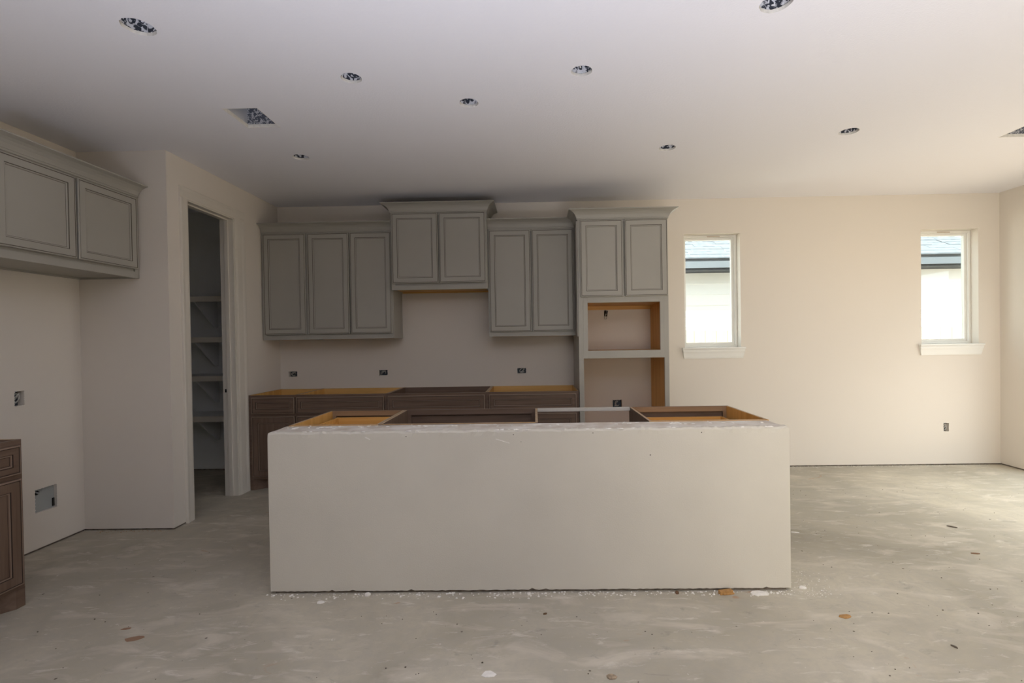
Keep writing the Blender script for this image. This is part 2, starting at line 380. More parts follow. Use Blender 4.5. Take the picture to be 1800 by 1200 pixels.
# pantry shelves
SH_Y = 4.87
for i, (zt, zb) in enumerate([(1.815, 1.762), (1.412, 1.360), (1.030, .977), (.630, .575)]):
    nm = ['topmost', 'second from top', 'third from top', 'lowest'][i]
    s_ = empty('pantry_shelf', (-3.5, 5.262, zt), label='white painted pantry shelf, the %s of four seen through the doorway' % nm, cat='shelf')
    b = MB(); b.box(-4.199, XP - .116, SH_Y + .018, 5.261, zt - .018, zt); world_part(b, 'shelf_board', M['closet'], s_)
    b = MB(); b.box(-4.199, XP - .116, SH_Y, SH_Y + .018, zb, zt); world_part(b, 'shelf_nosing', M['trim'], s_, bevel=.002)
    b = MB(); b.box(-4.199, XP - .116, 5.243, 5.261, zt - .09, zt - .019); world_part(b, 'wall_cleat', M['closet'], s_)
    bx = -3.36
    b = MB(); b.prism([(SH_Y + .03, zt - .019), (5.242, zt - .019), (5.242, zt - .30), (5.20, zt - .30), (SH_Y + .03, zt - .06)], bx - .009, bx + .009, lambda u, v, a: (a, u, v))
    world_part(b, 'bracket', M['closet'], s_)

# ------------------------------------------------------------------ windows
def window(idx, o, latch_x):
    x0, x1, z0, z1 = o
    w_ = empty('window_%d' % idx, (x0, D, z0)); w_['kind'] = 'structure'
    yf = D + .088; fw = .045
    def frame(x0, x1, z0, z1, f, ya, yb, name, parent, bev=.002):
        b = MB()
        b.box(x0, x0 + f, ya, yb, z0, z1); b.box(x1 - f, x1, ya, yb, z0, z1)
        b.box(x0 + f, x1 - f, ya, yb, z1 - f, z1); b.box(x0 + f, x1 - f, ya, yb, z0, z0 + f)
        return world_part(b, name, M['wtrim'], parent, bevel=bev)
    e = .001
    frame(x0 + e, x1 - e, z0 + e, z1 - e, .024, yf, D + .149, 'frame', w_)
    sz = frame(x0 + .025, x1 - .025, z0 + .025, z1 - .025, .024, yf + .022, D + .148, 'sash', w_)
    g = MB(); g.box(x0 + .045, x1 - .045, D + .130, D + .134, z0 + .045, z1 - .045); world_part(g, 'glass', M['glass'], w_)
    b = MB(); b.box(latch_x, latch_x + .13, yf - .004, yf + .004, z1 - .021, z1 - .011); world_part(b, 'tilt_latch', mat('beige_latch_%d' % idx, (.55, .47, .38), .5), w_)
    # stool and apron
    b = MB(); b.box(x0 - .032, x1 + .038, D - .034, D + .0, z0 - .019, z0 + .001); b.box(x0 + e, x1 - e, D, yf, z0 - .019, z0 + .001)
    world_part(b, 'sill', M['wtrim'], w_, bevel=.004)
    b = MB(); A = [(0, 0), (0, -.019), (-.006, -.022), (-.010, -.030), (-.012, -.034)]
    poly = [(0, z0 - .020), (-.026, z0 - .020), (-.026, z0 - .040), (-.018, z0 - .060), (-.014, z0 - .095), (-.010, z0 - .112), (0, z0 - .112)]
    # profile tapers toward the ends
    k = len(poly); xa, xb = x0 - .028, x1 + .032
    V0 = [(xa + .016 * (z0 - .02 - v) / .092, D + u, v) for u, v in poly]; V1 = [(xb - .016 * (z0 - .02 - v) / .092, D + u, v) for u, v in poly]
    b.v = V0 + V1
    for i in range(k):
        j = (i + 1) % k; b.f.append((i, j, k + j, k + i)); b.m.append(0)
    b.f.append(tuple(range(k))[::-1]); b.m.append(0); b.f.append(tuple(range(k, 2 * k))); b.m.append(0)
    world_part(b, 'apron', M['wtrim'], w_)
window(1, W1, 1.80); window(2, W2, 4.15)
# glazed door opening in the right wall and window behind the camera: frames only around the light
def frame_x(name, ya, yb, z0, z1, x0, x1, f, mull=()):
    b = MB(); b.box(x0, x1, ya, ya + f, z0, z1); b.box(x0, x1, yb - f, yb, z0, z1); b.box(x0, x1, ya + f, yb - f, z1 - f, z1); b.box(x0, x1, ya + f, yb - f, z0, z0 + f)
    for m_ in mull: b.box(x0, x1, m_ - f / 2, m_ + f / 2, z0 + f, z1 - f)
    o = b.build(name, M['wtrim']); o['kind'] = 'structure'
frame_x('window_3', ROP[0] + .001, ROP[1] - .001, ROP[2] + .001, ROP[3] - .001, XR + .03, XR + .08, .045, (3.79,))
b = MB(); x0, x1, z0, z1 = FOP; f = .05
for q in ((x0 + .001, x0 + f), (x1 - f, x1 - .001), (.2, .25), (1.2, 1.25)): b.box(q[0], q[1], YB - .09, YB - .03, z0 + .001, z1 - .001)
b.box(x0 + f, x1 - f, YB - .088, YB - .032, z0 + .001, z0 + f); b.box(x0 + f, x1 - f, YB - .088, YB - .032, z1 - f, z1 - .001)
b.build('window_4', M['wtrim'])['kind'] = 'structure'

# ------------------------------------------------------------------ ceiling openings
names = {0: 'large round light opening at the far left of the ceiling, nearest the camera there',
         1: 'round light opening left of the ceiling centre, ahead of the duct opening',
         2: 'round light opening nearest the middle of the ceiling row',
         3: 'round light opening right of the middle one, with a mud drip at its rim',
         4: 'round light opening cut off by the top edge of the photo',
         5: 'small round light opening in front of the pantry wall, beyond the duct opening',
         6: 'round light opening above the window side of the oven cabinet',
         7: 'shallow grey round light opening furthest right on the ceiling'}
for i, (x, y, r) in enumerate(CANS):
    e = empty('recessed_light_can', (x, y, H + .016), label='mud-spattered ' + names[i], cat='light fitting', group='open ceiling light cans')
    b = MB(); N = 28; h = .12; R_ = r + .006
    for j in range(N):
        a0, a1 = 2 * pi * j / N, 2 * pi * (j + 1) / N
        b.quad([(R_ * cos(a0), R_ * sin(a0), 0), (R_ * cos(a0), R_ * sin(a0), h), (R_ * cos(a1), R_ * sin(a1), h), (R_ * cos(a1), R_ * sin(a1), 0)])
    b.quad([(R_ * cos(2 * pi * j / N), R_ * sin(2 * pi * j / N), h) for j in range(N)])
    c = b.build('can_housing', M['spatter'], e, smooth=False); c.rotation_euler = (0, 0, i * .9)
    b = MB()  # socket bracket and whip inside the can
    b.box(-.018, .018, -.012, .012, .070, .118)
    b.build('lamp_socket', M['steel'], e)
    b = MB(); b.tube([(r * .6 * cos(t), r * .6 * sin(t), .10 - .045 * sin(t * .7)) for t in [k * .35 for k in range(10)]], .004, 6)
    c = b.build('wire_whip', M['wirek'], e); c.rotation_euler = (0, 0, i * 1.7)
b = MB(); b.tube([(.255, 2.593, H - .0005), (.256, 2.585, H - .006), (.256, 2.580, H - .014)], .0035, 6)
tag(b.build('plaster_drip', M['mud']), 'tiny white mud drip hanging below the ceiling hole right of centre', 'plaster drip')
for i, (x0, x1, y0, y1) in enumerate(VENTS):
    e = empty('duct_boot', ((x0 + x1) / 2, (y0 + y1) / 2, H + .016), cat='air duct', label=[
        'rectangular duct boot opening in the ceiling above the left kitchen, grey spattered lining',
        'rectangular duct boot opening cut off by the right edge of the photo'][i])
    b = MB(); a, c_ = (x1 - x0) / 2 + .004, (y1 - y0) / 2 + .004; h = .2
    b.quad([(-a, -c_, 0), (-a, -c_, h), (-a, c_, h), (-a, c_, 0)]); 
    b.quad([(a, -c_, 0), (a, c_, 0), (a, c_, h), (a, -c_, h)]); b.quad([(-a, c_, 0), (-a, c_, h), (a, c_, h), (a, c_, 0)], 1)
    b.quad([(-a, -c_, 0), (a, -c_, 0), (a, -c_, h), (-a, -c_, h)]); b.quad([(-a, -c_, h), (a, -c_, h), (a, c_, h), (-a, c_, h)], 1)
    b.build('duct_lining', [M['duct'], M['spatter2']], e)
    b = MB(); t = .0035; a -= .0045; c_ -= .0045
    for q in ((-a, -a + t, -c_, c_), (a - t, a, -c_, c_), (-a + t, a - t, -c_, -c_ + t), (-a + t, a - t, c_ - t, c_)): b.box(*q, -.0165, .006)
    b.build('cut_edge', M['mud'], e)

# ------------------------------------------------------------------ wall boxes
def wires(b, fn, sets, r=.0035):
    for pts in sets: b.tube([fn(*p) for p in pts], r, 6)
def wall_box(name, r_, fn, label, seed, cat='outlet box', depth=.045, boxmat='box', wmat='wire', part='box_shell', cable=True):
    u0, u1, v0, v1 = r_; cu, cv = (u0 + u1) / 2, (v0 + v1) / 2
    O = fn(cu, cv, 0); e = empty(name, O, label=label, cat=cat)
    if cat == 'outlet box': e['group'] = 'open electrical boxes in the walls'
    rnd = random.Random(seed)
    b = MB(); a, c = (u1 - u0) / 2 + .0015, (v1 - v0) / 2 + .0015
    def g(u, v, w_): p = fn(cu + u, cv + v, w_); return (p[0], p[1], p[2])
    def q(*ps, mi=0): b.quad([g(*p) for p in ps], mi)
    w0 = .004
    q((-a, -c, depth), (a, -c, depth), (a, c, depth), (-a, c, depth)); q((-a, -c, w0), (-a, -c, depth), (-a, c, depth), (-a, c, w0))
    q((a, -c, w0), (a, c, w0), (a, c, depth), (a, -c, depth)); q((-a, c, w0), (-a, c, depth), (a, c, depth), (a, c, w0)); q((-a, -c, w0), (a, -c, w0), (a, -c, depth), (-a, -c, depth))
    world_part(b, part, M[boxmat], e)
    a, c = a * .8, c * .8
    b = MB()
    for k in range(2):
        ph = rnd.uniform(0, 6); pts = []
        for t in range(12):
            s = t / 11
            pts.append(g(a * (.75 * cos(ph + s * 4.2) ) * (.5 + .5 * s), c * .75 * sin(ph + s * 4.2 + k), .036 - .020 * sin(s * pi)))
        b.tube(pts, .0038 if depth < .06 else .006, 6)
    if cable: world_part(b, 'cable', M[wmat], e, smooth=True)
    # torn drywall paper round the cut
    b = MB(); n = 26; a, c = (u1 - u0) / 2, (v1 - v0) / 2
    for k in range(n):
        s = k / n * 4; side = int(s); t = (s - side) * 2 - 1
        p = [(t * a, -c), (a, t * c), (-t * a, c), (-a, -t * c)][side]; d_ = rnd.uniform(.001, .006)
        w_ = rnd.uniform(.002, .007)
        nx, ny = [(0, 1), (-1, 0), (0, -1), (1, 0)][side]; tx, ty = [(1, 0), (0, 1), (-1, 0), (0, -1)][side]
        b.quad([g(p[0] - tx * w_ - nx * .001, p[1] - ty * w_ - ny * .001, -.0012), g(p[0] + tx * w_ - nx * .001, p[1] + ty * w_ - ny * .001, -.0012), g(p[0] + nx * d_, p[1] + ny * d_, -.0008)])
    o = world_part(b, 'torn_paper', M['mud'], e); o['kind'] = 'stuff'
    return e
fb = lambda u, v, w_: (u, D + w_, v)
flw = lambda u, v, w_: (XL - w_, u, v)
wall_box('outlet_box', B_BACK[0], fb, 'open electrical box on the back wall above the counter, nearest the pantry corner', 1)
wall_box('outlet_box', B_BACK[1], fb, 'open electrical box on the back wall under the left wall cabinets, beside the range gap', 2)
wall_box('outlet_box', B_BACK[2], fb, 'open electrical box with looped cables on the back wall, left of the oven cabinet', 3)
wall_box('outlet_box', B_BACK[3], fb, 'open round electrical box seen inside the lower opening of the oven cabinet', 4)
wall_box('outlet_box', B_BACK[5], fb, 'small upright open electrical box low on the bright wall below the right window', 5)
wall_box('outlet_box', B_LEFT[0], flw, 'upright open electrical box on the left wall above the fridge space', 6)
e = wall_box('water_box', B_LEFT[1], flw, 'larger rectangular wall cut-out for the fridge water line, low on the left wall', 7, cat='wall cut-out', depth=.022, boxmat='backplate', wmat='wirek', part='back_plate', cable=False)
b = MB(); b.box(XL - .020, XL - .006, 3.218, 3.244, .366, .392); world_part(b, 'water_valve', M['dark'], e, bevel=.003)
b = MB(); b.tube([(XL - .008, 3.226, .384), (XL - .006, 3.238, .374), (XL - .008, 3.256, .386)], .006, 8); world_part(b, 'valve_handle', M['steel'], e, smooth=True)
b = MB(); b.box(XL - .020, XL - .014, 3.346, 3.358, .256, .310); world_part(b, 'stud_edge', M['dark'], e)
# cable whip hanging out of the wall inside the upper oven opening
e = empty('cable_whip', (.733, D, 1.592), label='loop of dark and white cable hanging from the wall in the upper oven opening', cat='cable')
b = MB(); r_ = B_BACK[4]
b.box(r_[0] - .001, r_[1] + .001, D + .03, D + .034, r_[2] - .001, r_[3] + .001); world_part(b, 'hole_backing', M['dark'], e)
b = MB(); b.tube([(.738, D + .02, 1.615), (.744, D - .02, 1.620), (.735, D - .03, 1.600), (.722, D - .03, 1.570), (.716, D - .02, 1.545), (.724, D - .02, 1.530), (.736, D - .02, 1.540), (.742, D - .02, 1.570), (.740, D + .02, 1.595)], .004, 8)
world_part(b, 'cable', M['wire'], e, smooth=True)
b = MB(); b.tube([(.728, D + .02, 1.615), (.722, D - .02, 1.620), (.726, D - .035, 1.605), (.738, D - .035, 1.590), (.746, D - .03, 1.615)], .006, 8); world_part(b, 'cable', M['wirek'], e, smooth=True)

# ------------------------------------------------------------------ cabinets
GP = dict(P=0, G=1)
def front_panel(x0, x1, z0, z1, name, pname, mats, parent, inset=.050, brown=False, y=0.0, t=.019):
    """framed door or drawer front facing -y (local); material slots: 0 body, 1 line, 2 edge highlight"""
    b = MB()
    E_ = 2 if brown else 0
    prof = [(0, y, 0), (0, y - t + .003, 0), (.003, y - t, E_), (.0075, y - t, E_ if brown else 0), (.0085, y - t + .0015, 1), (.0115, y - t + .0015, 1), (.0125, y - t, 0),
            (inset, y - t, 0), (inset + .001, y - t + .003, 1), (inset + .0035, y - t + .003, 1), (inset + .0045, y - t + .0025, E_), (inset + .0085, y - t + .0035, E_), (inset + .011, y - t + .008, 0)]
    b.rings(x0, x1, z0, z1, prof)
    k = 0; b.f.append((k + 3, k + 2, k + 1, k)); b.m.append(0)
    o = b.build(name, mats, parent)
    i2 = inset + .011
    b = MB(); b.rings(x0 + i2 - .001, x1 - i2 + .001, z0 + i2 - .001, z1 - i2 + .001,
                      [(0, y - .004, 0), (0, y - t + .0088, 0), (.0025, y - t + .0088, 1), (.0035, y - t + .0084, 0)], cap=0)
    b.build(pname, mats, o)
    return o
GM = [M['grey'], M['glaze'], M['grey']]
BMt = [M['brown'], M['browndk'], M['brownhi']]
BMx = [M['brownx'], M['browndk'], M['brownhi']]

def crown(b, pts, z0, hgt=.083, proj=.078, closed_ends=True):
    """crown moulding swept along pts (x,y,nx,ny outward at each node, mitred)"""
    prof = [(0, 0), (.006, 0), (.006, .012), (.010, .014), (.013, .024), (.020, .040), (.033, .055), (.050, .066), (.066, .072), (.072, .074), (.078, .076), (.078, .083), (0, .083)]
    prof = [(u / .078 * proj, v / .083 * hgt) for u, v in prof]
    n = len(prof); k = len(b.v)
    for (x, y, nx, ny) in pts:
        for u, v in prof: b.v.append((x + nx * u, y + ny * u, z0 + v))
    for i in range(len(pts) - 1):
        for j in range(n):
            j2 = (j + 1) % n; b.f.append((k + i * n + j, k + i * n + j2, k + (i + 1) * n + j2, k + (i + 1) * n + j)); b.m.append(0)
    b.f.append(tuple(k + j for j in range(n))); b.m.append(0)
    b.f.append(tuple(k + (len(pts) - 1) * n + j for j in range(n))[::-1]); b.m.append(0)

def upper_cabinet(loc, rz, W, dep, z0, z1, doors, label, side_mats=('grey', 'grey'), name='wall_cabinet', crown_pts=None, dz=(.05, .01), group=None, floor_wood=True, cr=True):
    """local: x 0..W, front face y=0, back y=dep; doors = list of (x0,x1)"""
    e = empty(name, (loc[0], loc[1], z0), rz, label=label, cat='cabinet')
    h = z1 - z0
    b = MB(); t = .014
    b.box(0, t, .019, dep - .001, 0, h); b.box(W - t, W, .019, dep - .001, 0, h)
    b.box(t, W - t, .019, dep - .001, h - t, h); b.box(t, W - t, dep - .008, dep - .001, .03, h - t)
    b.build('carcass', M['grey'], e)
    b = MB(); b.box(t, W - t, .019, dep - .009, .012, .026); b.box(t, W - t, dep - .028, dep - .009, .0, .0119)
    b.build('bottom_deck', M['maplex'] if floor_wood else M['grey'], e)
    b = MB(); s = .038
    b.box(0, s, 0, .019, 0, h); b.box(W - s, W, 0, .019, 0, h); b.box(s, W - s, 0, .019, 0, .045); b.box(s, W - s, 0, .019, h - .03, h)
    for q in range(len(doors) - 1):
        if doors[q + 1][0] - doors[q][1] > .03: b.box(doors[q][1] - .01, doors[q + 1][0] + .01, 0, .019, .045, h - .03)
    b.box(s, W - s, .010, .019, .045, h - .03)
    b.build('face_frame', M['grey'], e, bevel=.0012)
    for (a, c) in doors: front_panel(a, c, dz[0], h - dz[1], 'door', 'door_panel', GM, e, y=-.001)
    if crown_pts:
        b = MB(); crown(b, crown_pts, h); b.build('crown', [M['grey']], e)
    return e

YU = D - .322
upper_cabinet((-2.632, YU), 0, .448, .322, 1.372, 2.405, [(.022, .432)], 'single-door grey wall cabinet against the pantry wall', dz=(.05, .010))
upper_cabinet((-2.184, YU), 0, .827, .322, 1.372, 2.405, [(.006, .405), (.417, .815)], 'tall two-door grey wall cabinet left of the raised hood cabinet', dz=(.05, .010))
b = MB(); crown(b, [(0, 0, 0, -1), (1.275, 0, 0, -1)], 0)
o = b.build('crown_moulding', M['grey'], None, loc=(-2.632, YU, 2.405)); tag(o, 'grey crown moulding across the two wall cabinets left of the hood cabinet', 'moulding')
upper_cabinet((-1.357, D - .372), 0, .919, .372, 1.830, 2.565, [(.012, .452), (.464, .905)], 'raised two-door grey cabinet over the range gap, with large crown', dz=(.062, .008),
              crown_pts=[(0, .371, -1, 0), (0, 0, -1, -1), (.919, 0, 1, -1), (.919, .371, 1, 0)])
upper_cabinet((-.438, YU), 0, .834, .322, 1.372, 2.405, [(.014, .410), (.424, .820)], 'tall two-door grey wall cabinet between hood cabinet and oven cabinet', dz=(.045, .014),
              crown_pts=[(0, 0, 0, -1), (.834, 0, 0, -1)])
# cabinet above the fridge space, face looks along +x
XF = -2.846
upper_cabinet((XF, 2.565), R(90), YP - .0015 - 2.565, XF - XL - .001, 1.823, 2.402, [(.025, .495), (.509, .972)], 'deep two-door grey cabinet over the fridge space on the left wall', dz=(.062, .012), floor_wood=False,
              crown_pts=[(0, 0, 0, -1), (YP - .0015 - 2.565, 0, 0, -1)])

# tall oven cabinet
TX, TW, TY = .398, .806, D - .63
e = empty('oven_cabinet', (TX, TY, 0), 0, label='tall grey oven cabinet with two doors above two open appliance bays', cat='cabinet')
h = 2.405; dep = .629; t = .018
b = MB(); b.box(0, t, .019, dep, .0, h, 0, {'+x': 1}); b.build('side_panel', [M['grey'], M['maple']], e)
b = MB(); b.box(TW - t, TW, .019, dep, .0, h, 0, {'-x': 1}); b.build('side_panel', [M['grey'], M['maple']], e)
b = MB(); b.box(t, TW - t, .019, dep, h - t, h); b.build('top_panel', M['grey'], e)
for nm, z in (('deck', 1.668), ('deck', 1.206), ('deck', .25)):
    b = MB(); b.box(t + .001, TW - t - .001, .020, dep - .002, z, z + .018); b.build(nm, M['maplex'], e)
b = MB(); b.box(t, TW - t, dep - .020, dep - .003, 1.63, 1.668); b.build('nailer', M['maplex'], e)
b = MB()
L1, R1 = .083, TW - .076; L2, R2 = .042, TW - .040
b.box(0, L2, 0, .019, 0, h); b.box(R2, TW, 0, .019, 0, h)
b.box(L2, L1, 0, .019, 1.161, 1.72); b.box(R1, R2, 0, .019, 1.161, 1.72)
b.box(L1, R1, 0, .019, 1.661, 1.72); b.box(L1, R1, 0, .019, 1.161, 1.230)
b.box(L2, R2, 0, .019, 2.38, h); b.box(L2, R2, .01, .019, 1.72, 2.38); b.box(L2, R2, 0, .019, .0, .27)
b.build('face_frame', M['grey'], e, bevel=.001)
front_panel(.022, .400, 1.713, 2.397, 'door', 'door_panel', GM, e, y=-.001)
front_panel(.420, .800, 1.713, 2.397, 'door', 'door_panel', GM, e, y=-.001)
b = MB(); crown(b, [(0, .628, -1, 0), (0, 0, -1, -1), (TW, 0, 1, -1), (TW, .628, 1, 0)], h); b.build('crown', M['grey'], e)
b = MB(); b.box(-.018, -.0005, .0, .36, 0, h - .05) if False else b.box(-.010, -.0005, .012, .030, 1.36, 2.40); b.build('scribe_strip', M['grey'], e)

def base_cabinet(loc, rz, W, label, fronts, Hh=.868, dep=.61, rail=None, boxes=False, inner='maple', leg_l=False, leg_r=False, exposed_l=False, exposed_r=False, nail='pine', group=None, kick=True):
    """local: x 0..W, face y=0, back y=dep. fronts: list of (kind,x0,x1,z0,z1)"""
    e = empty('base_cabinet', (loc[0], loc[1], 0), rz, label=label, cat='cabinet')
    if group: e['group'] = group
    t = .015; kz = .10
    im = M[inner]
    b = MB(); b.box(.0005, t, .019, dep - .001, kz, Hh, 0, {'-x': 2, '+z': 1}); b.build('side_panel', [im, M['plyedge'], M['brown']], e)
    b = MB(); b.box(W - t, W - .0005, .019, dep - .001, kz, Hh, 0, {'+x': 2, '+z': 1}); b.build('side_panel', [im, M['plyedge'], M['brown']], e)
    b = MB(); b.box(t, W - t, .019, dep - .02, kz, kz + t); b.build('bottom_panel', im, e)
    b = MB(); b.box(t, W - t, dep - .008, dep - .002, kz, Hh - .002); b.build('back_panel', im, e)
    b = MB(); b.box(t + .0005, W - t - .0005, dep - .027, dep - .0085, Hh - .11, Hh - .0005, 0, {'+z': 1}); b.build('nailer', [M[nail], M['plyedge']], e)
    # face frame
    b = MB(); s = .040
    zs = sorted({f[3] for f in fronts} | {f[4] for f in fronts})
    bk = {'+y': 1} if boxes else None
    b.box(0, s, 0, .019, kz, Hh, 0, bk); b.box(W - s, W, 0, .019, kz, Hh, 0, bk); b.box(s, W - s, 0, .019, Hh - .036, Hh, 0, bk); b.box(s, W - s, 0, .019, kz, kz + .04, 0, bk)
    b.box(s, W - s, 0, .019, .665, .705, 0, bk)
    b.build('face_frame', [M['brownx'], M['rawframe']], e, bevel=.001)
    # toe kick, with a leg returning at an angle when the end is exposed
    if kick:
        b = MB(); x0 = 0; x1 = W
        rec = .070
        poly = [(0, .0), (0, .0)]
        pts = []
        if leg_l: pts += [(0, 0), (.045, 0), (.130, rec)]
        else: pts += [(0, rec)]
        if leg_r: pts += [(W - .130, rec), (W - .045, 0), (W, 0)]
        else: pts += [(W, rec)]
        pts += [(W, dep - .03), (0, dep - .03)]
        b.prism(pts, 0, kz, lambda u, v, a: (u, v, a)); b.build('toe_kick', M['brownx'], e)
    for (kd, a, c, z0, z1) in fronts:
        if kd == 'drawer':
            d_ = front_panel(a, c, z0, z1, 'drawer_front', 'drawer_panel', BMx, e, inset=.040 if z1 - z0 < .2 else .05, brown=True, y=-.001)
            if boxes and z0 > .6:
                q = MB(); ax, cx = .050, W - .050; zb, zt = z0 - .0, boxes; tt = .012; y1 = .50
                q.box(ax, cx, .024, .024 + tt, zb, zt); q.box(ax, cx, y1 - tt, y1, zb, zt)
                q.box(ax, ax + tt, .024 + tt, y1 - tt, zb, zt); q.box(cx - tt, cx, .024 + tt, y1 - tt, zb, zt); q.box(ax + tt, cx - tt, .024 + tt, y1 - tt, zb + .01, zb + .018)
                q.build('drawer_box', M['maplex'], d_)
        else: front_panel(a, c, z0, z1, 'door', 'door_panel', BMt, e, inset=.055, brown=True, y=-.001)
    return e
YB_ = D - .612
def dd(W, n=1, l=.022, r=.022):
    fr = [('drawer', l, W - r, .700, .848)]
    if n == 1: fr.append(('door', l, W - r, .125, .675))
    else: fr += [('door', l, W / 2 - .003, .125, .675), ('door', W / 2 + .003, W - r, .125, .675)]
    return fr
base_cabinet((-2.632, YB_), 0, .447, 'narrow brown base cabinet with drawer and door, tucked beside the pantry doorway', dd(.447, 1, .045, .008), leg_l=True)
base_cabinet((-2.184, YB_), 0, .832, 'brown base cabinet on the back wall with one wide drawer, second from the pantry', dd(.832, 2, .010, .022))
base_cabinet((-1.351, YB_), 0, .910, 'brown base cabinet below the range gap with false front and grey-brown inside back', dd(.910, 2, .014, .018), inner='brown', nail='brownx')
base_cabinet((-.440, YB_), 0, .834, 'brown drawer base cabinet on the back wall, butting the tall oven cabinet',
             [('drawer', .022, .808, .700, .848), ('drawer', .022, .808, .415, .675), ('drawer', .022, .808, .125, .390)])
# left wall base cabinet (cut by the frame), face looks along +x
base_cabinet((-2.672, 1.62), R(90), .925, 'dark brown base cabinet standing at the left edge of the photo', [('drawer', .02, .455, .690, .838), ('drawer', .470, .905, .690, .838), ('door', .02, .455, .12, .665), ('door', .470, .905, .12, .665)],
             Hh=.865, leg_r=True, nail='brownx', inner='brown')

# island cabinets: backs to the knee wall, faces away from the camera (local x runs toward -x)
IYF = 3.472; IH = .8625
def isl(x0, x1, label, **k):
    W = x1 - x0
    return base_cabinet((x1, IYF), R(180), W, label, [('drawer', .022, W - .022, .700, .842)] + ([('door', .022, W / 2 - .003, .125, .675), ('door', W / 2 + .003, W - .022, .125, .675)] if W > .6 else [('door', .022, W - .022, .125, .675)]), Hh=IH, **k)
isl(-1.430, -.908, 'island base cabinet at the left end, open top showing its drawer box', boxes=.819, nail='maplex')
isl(-.906, .012, 'wide island sink base cabinet with open top and brown inside', inner='brown', nail='maplex')
isl(.648, 1.327, 'island base cabinet at the right end with a pale wooden drawer box inside', boxes=.792, nail='maplex')
e = MB(); e.box(.0125, .6475, 3.440, 3.470, IH - .022, IH)
tag(e.build('support_rail', M['lightstrip'], bevel=.001), 'pale grey rail bridging the dishwasher gap between island cabinets', 'rail')

# ------------------------------------------------------------------ knee wall
def knee():
    x0, x1, y0, y1, zt = -1.432, 1.328, 2.636, 2.850, .863
    rnd = random.Random(3)
    N = 150
    # cross-section, near bottom -> near top -> far top
    sec = [(y0, .014), (y0, .12), (y0, .5), (y0, zt - .030), (y0 + .001, zt - .010), (y0 + .008, zt - .001), (y0 + .020, zt + .001), (y0 + .034, zt + .001),
           (y0 + .05, zt - .0015), (y0 + .10, zt - .002), (y0 + .15, zt - .002), (y1 - .02, zt - .001), (y1, zt - .002), (y1, .014)]
    b = MB(); n = len(sec)
    ph = [rnd.uniform(0, 6) for _ in range(6)]
    for i in range(N + 1):
        x = x0 + (x1 - x0) * i / N
        lump = .0018 * sin(x * 23 + ph[0]) + .0012 * sin(x * 61 + ph[1]) + rnd.uniform(-.0012, .0012)
        chip = rnd.random() < .10
        for j, (y, z) in enumerate(sec):
            dy = dz = 0
            if j in (4, 5, 6, 7): dz = lump + (rnd.uniform(.000, .005) if chip else 0); dy = rnd.uniform(-.0015, .0015) - (.003 if chip and j < 6 else 0)
            if j in (8, 9, 10, 11): dz = rnd.uniform(-.0008, .0008)
            if j == 0: dz = rnd.uniform(-.0018, .0018) + (rnd.uniform(0, .008) if rnd.random() < .06 else 0)
            xx = x
            if i == N:                     # worn round far corner on the right
                xx -= {4: .003, 5: .009, 6: .012, 7: .014, 8: .016, 9: .022, 10: .030, 11: .045, 12: .055}.get(j, 0) if zt - .02 < z else 0
                if j > 8 and z > .5: dz -= .002
            b.v.append((xx, y + dy, z + dz))
    for i in range(N):
        for j in range(n - 1):
            k = i * n + j; b.f.append((k, k + n, k + n + 1, k + 1)); b.m.append(1 if 6 <= j <= 11 else 0)
    b.f.append(tuple(j for j in range(n))); b.m.append(0); b.f.append(tuple(N * n + j for j in range(n))[::-1]); b.m.append(0)
    o = empty('knee_wall', (0, 2.743, 0), label='low off-white drywall knee wall forming the back of the kitchen island', cat='wall')
    ob = world_part(b, 'drywall', [M['knee'], M['kneetop']], o)
    p = MB(); p.box(x0 + .02, x1 - .02, y0 + .012, y1 - .012, 0, .05); world_part(p, 'sole_plate', M['plate'], o)
    # mud smears and chips along the top front edge
    c = MB()
    for _ in range(120):
        x = rnd.uniform(x0 + .02, x1 - .06); s = rnd.uniform(.003, .010); y = y0 + rnd.choice((rnd.uniform(.004, .03), rnd.uniform(.12, .20))); zz = zt + .0002
        k = len(c.v); nn = 6
        for zo, q in ((-.003, 1.0), (rnd.uniform(.001, .0028), .5)):
            for m_ in range(nn):
                t_ = 2 * pi * m_ / nn; rr = s * q * rnd.uniform(.6, 1.3); c.v.append((x + rr * cos(t_) * 1.8, y + rr * sin(t_) * .7, zz + zo))
        for m_ in range(nn):
            m2 = (m_ + 1) % nn; c.f.append((k + m_, k + m2, k + nn + m2, k + nn + m_)); c.m.append(0)
        c.f.append(tuple(k + nn + m_ for m_ in range(nn))); c.m.append(0)
    q = world_part(c, 'mud_lumps', M['mud'], o); q['kind'] = 'stuff'
    # screw dimples and small scratches on the face
    d = MB()
    for (x, z, s) in ((.60, .722, .0035), (-.69, .835, .003), (-.12, .838, .003), (.30, .842, .003), (.87, .838, .003), (-.08, .80, .002)):
        d.prism([(x + s * cos(t_ * pi / 3), z + s * sin(t_ * pi / 3)) for t_ in range(6)], y0 - .0006, y0 + .001, lambda u, v, a: (u, a, v))
    q = world_part(d, 'screw_marks', M['pebble'], o); q['kind'] = 'stuff'
    d = MB(); d.prism([(-.215, .815), (-.210, .817), (-.140, .795), (-.143, .792)], y0 - .0012, y0 + .001, lambda u, v, a: (u, a, v))
    d.prism([(-.91, .832), (-.905, .836), (-.880, .822), (-.884, .819)], y0 - .0012, y0 + .001, lambda u, v, a: (u, a, v))
    world_part(d, 'plaster_scratch', M['mud'], o)
